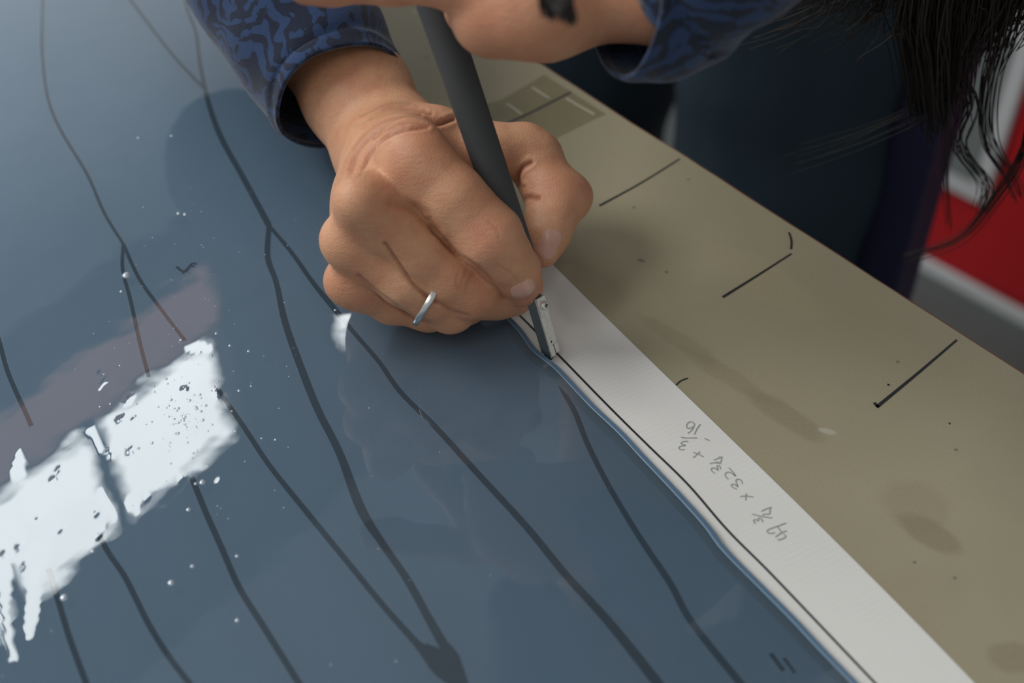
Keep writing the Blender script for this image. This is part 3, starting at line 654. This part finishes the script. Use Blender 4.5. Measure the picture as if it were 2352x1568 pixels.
for (p, r), k, sr in [((imcp[0], 0), .35, .014), ((mmcp[0], 0), .35, .013), ((rmcp[0], 0), .4, .012), ((pmcp[0], 0), .4, .012), (J(1122, 548, .06, 0), .5, .010), (J(1090, 650, .045, 0), .45, .011),
                      (J(1300, 460, .03, 0), .45, .012), (J(1215, 660, .03, 0), .6, .010), (J(1000, 330, .06, 0), .5, .012), (J(1040, 715, .02, 0), .3, .012), (J(1250, 300, .04, 0), .3, .015)]:
    red = np.maximum(red, k*np.exp(-(np.linalg.norm(Vh-p, axis=1)/sr)**2))
Vh = Vh+Nh*dsp[:, None]
# left hand resting on the cutter's top, seen at the frame's upper edge
LB = Body(); Lw = P(1530, -40, .151)
LB.add([[(Lw+np.array([.014, .004, .004]), .018), (Lw, .0185), J(1400, -42, .149, .0175), J(1250, -28, .147, .0195), J(1165, -30, .146, .0160)],
        [J(1380, -130, .150, .017), J(1200, -130, .150, .018)], [J(1230, 10, .145, .0135), J(1120, 45, .140, .0078)]], .006, .016, .006)
LB.add([[J(1170, -45, .150, .0105), J(1030, -45, .152, .0080), J(900, -47, .151, .0076), J(760, -42, .149, .0070), J(705, -36, .148, .0066)],
        [J(1170, -140, .152, .0105), J(1020, -150, .155, .0088), J(900, -150, .145, .0078), J(880, -135, .130, .007)],
        [J(1190, -220, .152, .0100), J(1050, -240, .153, .0085), J(940, -240, .142, .0075), J(930, -220, .128, .0068)],
        [J(1220, -300, .150, .0090), J(1100, -320, .150, .0076), J(1010, -315, .140, .0068), J(1000, -300, .128, .006)],
        [J(1200, 30, .143, .0125), J(1130, 42, .139, .0105), J(1085, 20, .134, .0085), J(1060, -10, .128, .0075)]], .004, .0016, .006)
Vl, Fl = LB.polygonise(.0016, 1)
# the rest of the body, coarser, inside the clothes
SR, EL = np.array([-.070, .460, .315]), Wr+fdir*.225; SL, ELl = np.array([.25, .37, .33]), np.array([.24, .235, .175])
TB = Body()
hd = np.array([.08, .075, .50])
lm = P(1720, -150, .170)
TB.add([[(SR, .036), (EL, .028)], [(EL, .028), (Wr+fdir*.085, .0195)], [(SL, .042), (ELl, .028)], [(ELl, .028), (lm*.55+ELl*.45, .0195), (lm, .0165), (Lw+np.array([.010, .004, .003]), .0165)],
        [(np.array([.14, .55, .03]), .11), (np.array([.09, .44, .28]), .105)], [(SR, .036), (np.array([.08, .41, .35]), .06), (SL, .04)], [(np.array([.09, .38, .38]), .05), (np.array([.085, .27, .44]), .048), (np.array([.08, .15, .475]), .048)],
        [(np.array([.21, .46, .0]), .078), (np.array([.21, .42, -.42]), .052), (np.array([.21, .44, -.80]), .038)], [(np.array([.06, .62, .0]), .078), (np.array([.05, .61, -.42]), .052), (np.array([.05, .63, -.80]), .038)]], .02, .02, .02)
TB.add([[(hd+np.array([0, .03, .03]), .078), (hd+np.array([0, -.02, -.015]), .062)], [(hd+np.array([0, -.045, -.055]), .022), (hd+np.array([0, -.06, -.035]), .017)], [(hd+np.array([0, -.083, -.01]), .009), (hd+np.array([0, -.078, .02]), .006)],
        [(hd+np.array([.078, .015, -.005]), .010), (hd+np.array([.080, .01, .018]), .012)], [(hd+np.array([-.078, .015, -.005]), .010), (hd+np.array([-.080, .01, .018]), .012)]], .012, .014, .03)
TB.add([[(np.array([.21, .43, -.85]), .035), (np.array([.205, .33, -.873]), .026)], [(np.array([.05, .62, -.85]), .035), (np.array([.03, .52, -.873]), .026)]], .01, .02, .02)
Vb, Fb = TB.polygonise(.009, 1)
Vall = np.vstack([Vh, Vl, Vb]); Fall = Fh.tolist()+(Fl+len(Vh)).tolist()+(Fb+len(Vh)+len(Vl)).tolist()
z = np.zeros(len(Vl)+len(Vb)); zr = z.copy(); zr[:len(Vl)] = .25
mesh('body', Vall, Fall, M_skin, person, smooth=True, attrs={'crease_shade': np.r_[grv, z], 'red': np.r_[red, zr]})
# fingernails
def nail(body, c, tipdir_px, ln, wd, name='fingernail'):
    p = body.trace(*c); n = body.grad(p[None])[0]
    q = body.trace(c[0]+tipdir_px[0], c[1]+tipdir_px[1]); a = q-p; a -= n*(a@n); a /= np.linalg.norm(a); b = np.cross(n, a)
    NU, NV = 15, 11; V = []
    for i in range(NU):
        u = -1+2*i/(NU-1)
        for j in range(NV):
            vv = -1+2*j/(NV-1); w = (max(0, 1-abs(u)**3.2))**.42
            x = p+a*u*ln/2+b*vv*w*wd/2+n*.002
            for _ in range(6): x = x-n*body.f(x[None])[0]*.9
            e = max(abs(vv), abs(u)); V.append(x+n*(.00045*(1-e**4)-.0001+(.0003 if u > .75 else 0)))
    F = [(i*NV+j, (i+1)*NV+j, (i+1)*NV+j+1, i*NV+j+1) for i in range(NU-1) for j in range(NV-1)]
    mesh(name, V, F, M_nail, person, smooth=True)
nail(B, (1203, 668), (6, 16), .0105, .0100)
nail(B, (1263, 560), (-8, 20), .0125, .0085)
# ring on the ring finger
rc, ra_, rb_ = P(984, 690, .0310), P(930, 645, .038), P(1034, 703, .021)
rax = RV*.86-UV*.50+FV*.10; rax /= np.linalg.norm(rax); ru = np.cross(rax, [0, 0, 1.]); ru /= np.linalg.norm(ru); rv = np.cross(rax, ru)
ringV = []; RS, rr0 = 48, .0095
prof = [(-.0013, 0), (-.0012, .0006), (-.0006, .0010), (.0006, .0010), (.0012, .0006), (.0013, 0), (.0, -.0005)]
for k in range(RS):
    an = 2*math.pi*k/RS; dirv = ru*math.cos(an)+rv*math.sin(an)
    for a, b in prof: ringV.append(rc+rax*a+dirv*(rr0+b))
m_ = len(prof); mesh('ring', ringV, [(k*m_+j, k*m_+(j+1) % m_, ((k+1) % RS)*m_+(j+1) % m_, ((k+1) % RS)*m_+j) for k in range(RS) for j in range(m_)], M_silver, person, smooth=True, label='plain silver band on the ring finger')

for sx in (-1, 1):
    e = hd+np.array([.030*sx, -.076, .004])
    V, F = tube([e+np.array([0, .010, 0]), e+np.array([0, .004, 0]), e, e+np.array([0, -.003, 0])], [.004, .0105, .0095, .004], 16)
    mesh('eye', V, F, M_white, person, smooth=True)
mq = [hd+np.array([x, -.060-.012*(1-abs(x)/.024), -.052]) for x in (-.024, -.012, 0, .012, .024)]
mesh('lips', *tube(mq, [.001, .004, .005, .004, .001], 10), plain('lips', (.45, .15, .12), .5), person, smooth=True)
# clothes
def sleeve(path, rad, name, seed, shift=None):
    r = random.Random(seed); ph = [r.uniform(0, 6.28) for _ in range(6)]
    pts = spline(path, 14); rd = np.interp(np.linspace(0, 1, len(pts)), np.linspace(0, 1, len(rad)), rad); seg = 56
    fold = lambda i, an: 1+.022*math.sin(3*an+ph[0]+i*.09)+.015*math.sin(5*an+ph[1]-i*.16)+.012*math.sin(i*.55+ph[2]+2*an)
    V, F = tube(pts, rd, seg, caps=False, fold=fold)
    o = mesh(name, V, F, M_shirt, person, smooth=True)
    m = o.modifiers.new('thick', 'SOLIDIFY'); m.thickness = .0016; m.offset = 1; return o
cuff = P(783, 222, .048)
sd = np.array([-.51, .97, .25]); sd /= np.linalg.norm(sd)
sleeve([cuff, cuff+sd*.014, cuff+sd*.014+fdir*.035, cuff+sd*.014+fdir*.085, EL, EL*.6+SR*.4, SR], [.0290, .0305, .034, .036, .040, .043, .046, .050], 'sleeve', 3)
lc = P(1440, -10, .150)
sleeve([lc, lc+np.array([.0098, .0024, -.0024]), lc+np.array([.0192, .0052, .0000]), lm, lm*.75+ELl*.25+np.array([.004, 0, 0]), lm*.45+ELl*.55, ELl, ELl*.6+SL*.4, SL], [.0262, .0266, .0250, .0235, .027, .034, .040, .048, .056, .062], 'sleeve', 8)
TS = Body()
TS.add([[(np.array([.14, .55, .05]), .145), (np.array([.10, .45, .28]), .125)], [(SR, .052), (np.array([.08, .42, .36]), .085), (SL, .070)]], .03, .04, .03)
Vs, Fs = TS.polygonise(.010, 1); mesh('shirt', Vs, Fs, M_shirt, person, smooth=True)
JB = Body()
JB.add([[(np.array([.212, .445, .02]), .100), (np.array([.202, .424, -.23]), .081), (np.array([.200, .42, -.45]), .073), (np.array([.21, .435, -.82]), .062)],
        [(np.array([.07, .60, .02]), .105), (np.array([.055, .605, -.23]), .092), (np.array([.05, .61, -.45]), .078), (np.array([.05, .63, -.82]), .062)],
        [(np.array([.20, .50, .02]), .11), (np.array([.08, .58, .02]), .11)]], .02, .015, .03)
Vj, Fj = JB.polygonise(.009, 1)
Vj[:, 0] += .003*np.sin(Vj[:, 2]*60+Vj[:, 1]*20); mesh('jeans', Vj, Fj, M_denim, person, smooth=True)
sh = plain('black_leather', (.02, .02, .02), .5)
for c in (np.array([.207, .37, -.87]), np.array([.04, .57, -.87])):
    V, F = tube([c+np.array([0, .09, -.005]), c+np.array([0, .07, .0]), c+np.array([0, 0, .0]), c+np.array([0, -.09, -.005]), c+np.array([0, -.12, -.012])], [.025, .036, .042, .038, .018], 20, flat=.72)
    V[:, 2] = np.maximum(V[:, 2], -Z0+.001); mesh('shoe', V, F, sh, person, smooth=True)
# hair: cap plus hanging strands
HB_ = Body(); HB_.add([[(hd+np.array([0, .05, .045]), .088), (hd+np.array([0, .02, .05]), .085)], [(hd+np.array([.055, .04, .0]), .05), (hd+np.array([.10, .03, -.12]), .03)], [(hd+np.array([-.055, .04, .0]), .045), (hd+np.array([-.07, .06, -.10]), .03)]], .02, .03, .02)
Vq, Fq = HB_.polygonise(.008, 1); mesh('hair', Vq, Fq, M_hair, person, smooth=True, label='long dark brown hair')
strands = []
def lock(pts, n, spread, rad, endspread=None):
    base = [P(x, y, h) for x, y, h in pts]; endspread = spread if endspread is None else endspread
    for _ in range(n):
        o = rng.normal(0, 1, 3); c = rng.normal(0, .4, 3)
        q = [b+o*(spread+(endspread-spread)*i/(len(base)-1))+rng.normal(0, .15, 3)*spread+c*endspread*(i/(len(base)-1))**2 for i, b in enumerate(base)]
        sp = spline(q, 5); strands.append(tube(sp, np.linspace(rad, rad*.35, len(sp)), 5))
root = lambda dx=0.: (proj(hd+np.array([.08+dx, .02, -.03])))

def Q(x, y, yw): d = ray(x, y); return CAM+d*((yw-CAM[1])/d[1])          # picture point at the depth plane y = yw
ROOT = hd+np.array([.085, .03, -.03])
def hang(pts, n, spread, rad, endspread, root=ROOT, k=3):
    q = [Q(*p) for p in pts]; base = [root+(q[0]-root)*t for t in np.linspace(0, 1, k+1)[:-1]]+q
    for _ in range(n):
        o = rng.normal(0, 1, 3); c = rng.normal(0, .4, 3); m = len(base)-1
        v = [b+o*(spread+(endspread-spread)*i/m)*(1 if i else .6)+rng.normal(0, .15, 3)*endspread+c*endspread*(i/m)**2 for i, b in enumerate(base)]
        sp = spline(v, 5); strands.append(tube(sp, np.linspace(rad, rad*.35, len(sp)), 5))
hang([(2125, -60, .12), (2128, 120, .12), (2145, 265, .12)], 190, .0065, .0006, .0050)
hang([(2210, -80, .12), (2190, 60, .12), (2178, 195, .12)], 180, .0075, .0006, .0058)
hang([(2300, -80, .12), (2285, 10, .12), (2245, 95, .12)], 160, .0080, .0006, .0058)
hang([(2400, -100, .12), (2375, -10, .12), (2340, 50, .12)], 120, .0080, .0006, .0055)
hang([(1960, -110, .13), (1880, -30, .13), (1770, 20, .13)], 90, .0080, .0005, .0070)
hang([(2050, -90, .13), (2020, -10, .13), (1950, 45, .13)], 100, .0080, .0005, .0070)
hang([(2200, 60, .12), (2235, 230, .12), (2210, 330, .12), (2270, 420, .12), (2255, 480, .12)], 14, .0030, .0005, .0016)
hang([(2300, 40, .12), (2262, 200, .12), (2262, 320, .12), (2310, 400, .12), (2330, 450, .12)], 16, .0036, .0005, .0020)
hang([(2180, 120, .12), (2175, 290, .12), (2172, 400, .12), (2180, 520, .12)], 6, .0018, .00045, .0015)
hang([(2385, 40, .11), (2368, 240, .11), (2352, 350, .11), (2290, 450, .11), (2205, 545, .11), (2080, 590, .11)], 10, .0018, .0005, .0010)
hang([(2200, 150, .12), (2130, 245, .12), (2030, 300, .12), (1930, 340, .12), (1830, 370, .12)], 8, .0028, .00035, .0034)
f0 = hd+np.array([-.03, -.06, -.02])
hang([(1275, -60, -.052), (1285, 0, -.056), (1300, 25, -.068), (1312, 46, -.070)], 110, .0024, .0004, .0007, f0, 3)
hang([(1300, -60, -.052), (1302, -10, -.056), (1302, 12, -.068), (1304, 28, -.070)], 50, .0024, .0004, .0008, f0, 3)
mesh('hair_strands', *join(strands), M_hair, person, smooth=True, kind='stuff')

# ------------------------------------------------------------------ behind the bench
ca, cb = P(2085, 600, -Z0), P(2352, 745, -Z0); cz0 = ca*[1, 1, 0]; ce = (cb-ca)/np.linalg.norm(cb-ca); cn = np.array([-ce[1], ce[0], 0]);
if cn[1] > 0: cn = -cn                                   # towards the bench
CR = np.column_stack([ce, -cn, [0, 0, 1]])
cab = empty('storage_cabinet', ca+ce*.35-cn*.2, label='red storage cabinet on the floor with a white plinth and framed grey panel', cat='cabinet')
def cbx(s0, s1, d0, d1, z0, z1): return box(cz0+ce*(s0+s1)/2-cn*(d0+d1)/2+np.array([0, 0, Z0*0+(z0+z1)/2]), (s1-s0, d1-d0, z1-z0), CR)
zf = -Z0
bevel(mesh('carcass', *cbx(-.03, .80, 0, .40, zf+.022, zf+.62), M_red, cab), .004)
bevel(mesh('plinth', *cbx(-.04, .81, -.004, .40, zf, zf+.022), M_white, cab, label='white plinth'), .002)
bevel(mesh('panel', *cbx(-.02, .085, -.012, 0, zf+.155, zf+.55), M_white, cab, label='white frame'), .003)
mesh('panel_inset', *cbx(-.008, .062, -.014, -.0121, zf+.185, zf+.40), M_grey, cab, label='grey inset')
bevel(mesh('door', *cbx(.10, .78, -.006, 0, zf+.04, zf+.60), M_red, cab), .002)
# post
pb = P(2030, 655, -.30); pxx = pb[:2]
post = empty('floor_post', (pxx[0], pxx[1], -Z0), label='dark navy painted square post standing between the jeans and the red cabinet', cat='post')
bevel(mesh('shaft', *box((pxx[0], pxx[1], (-Z0+.01+-.10)/2), (.034, .034, Z0-.11), CR), M_navy, post), .002)
bevel(mesh('foot_plate', *box((pxx[0], pxx[1], -Z0+.005), (.10, .10, .01), CR), M_navy, post), .002)
bevel(mesh('top_cap', *box((pxx[0], pxx[1], -.095), (.038, .038, .01), CR), M_navy, post), .002)

for o in list(SC.objects):
    if o.parent is None: o.location.z += Z0
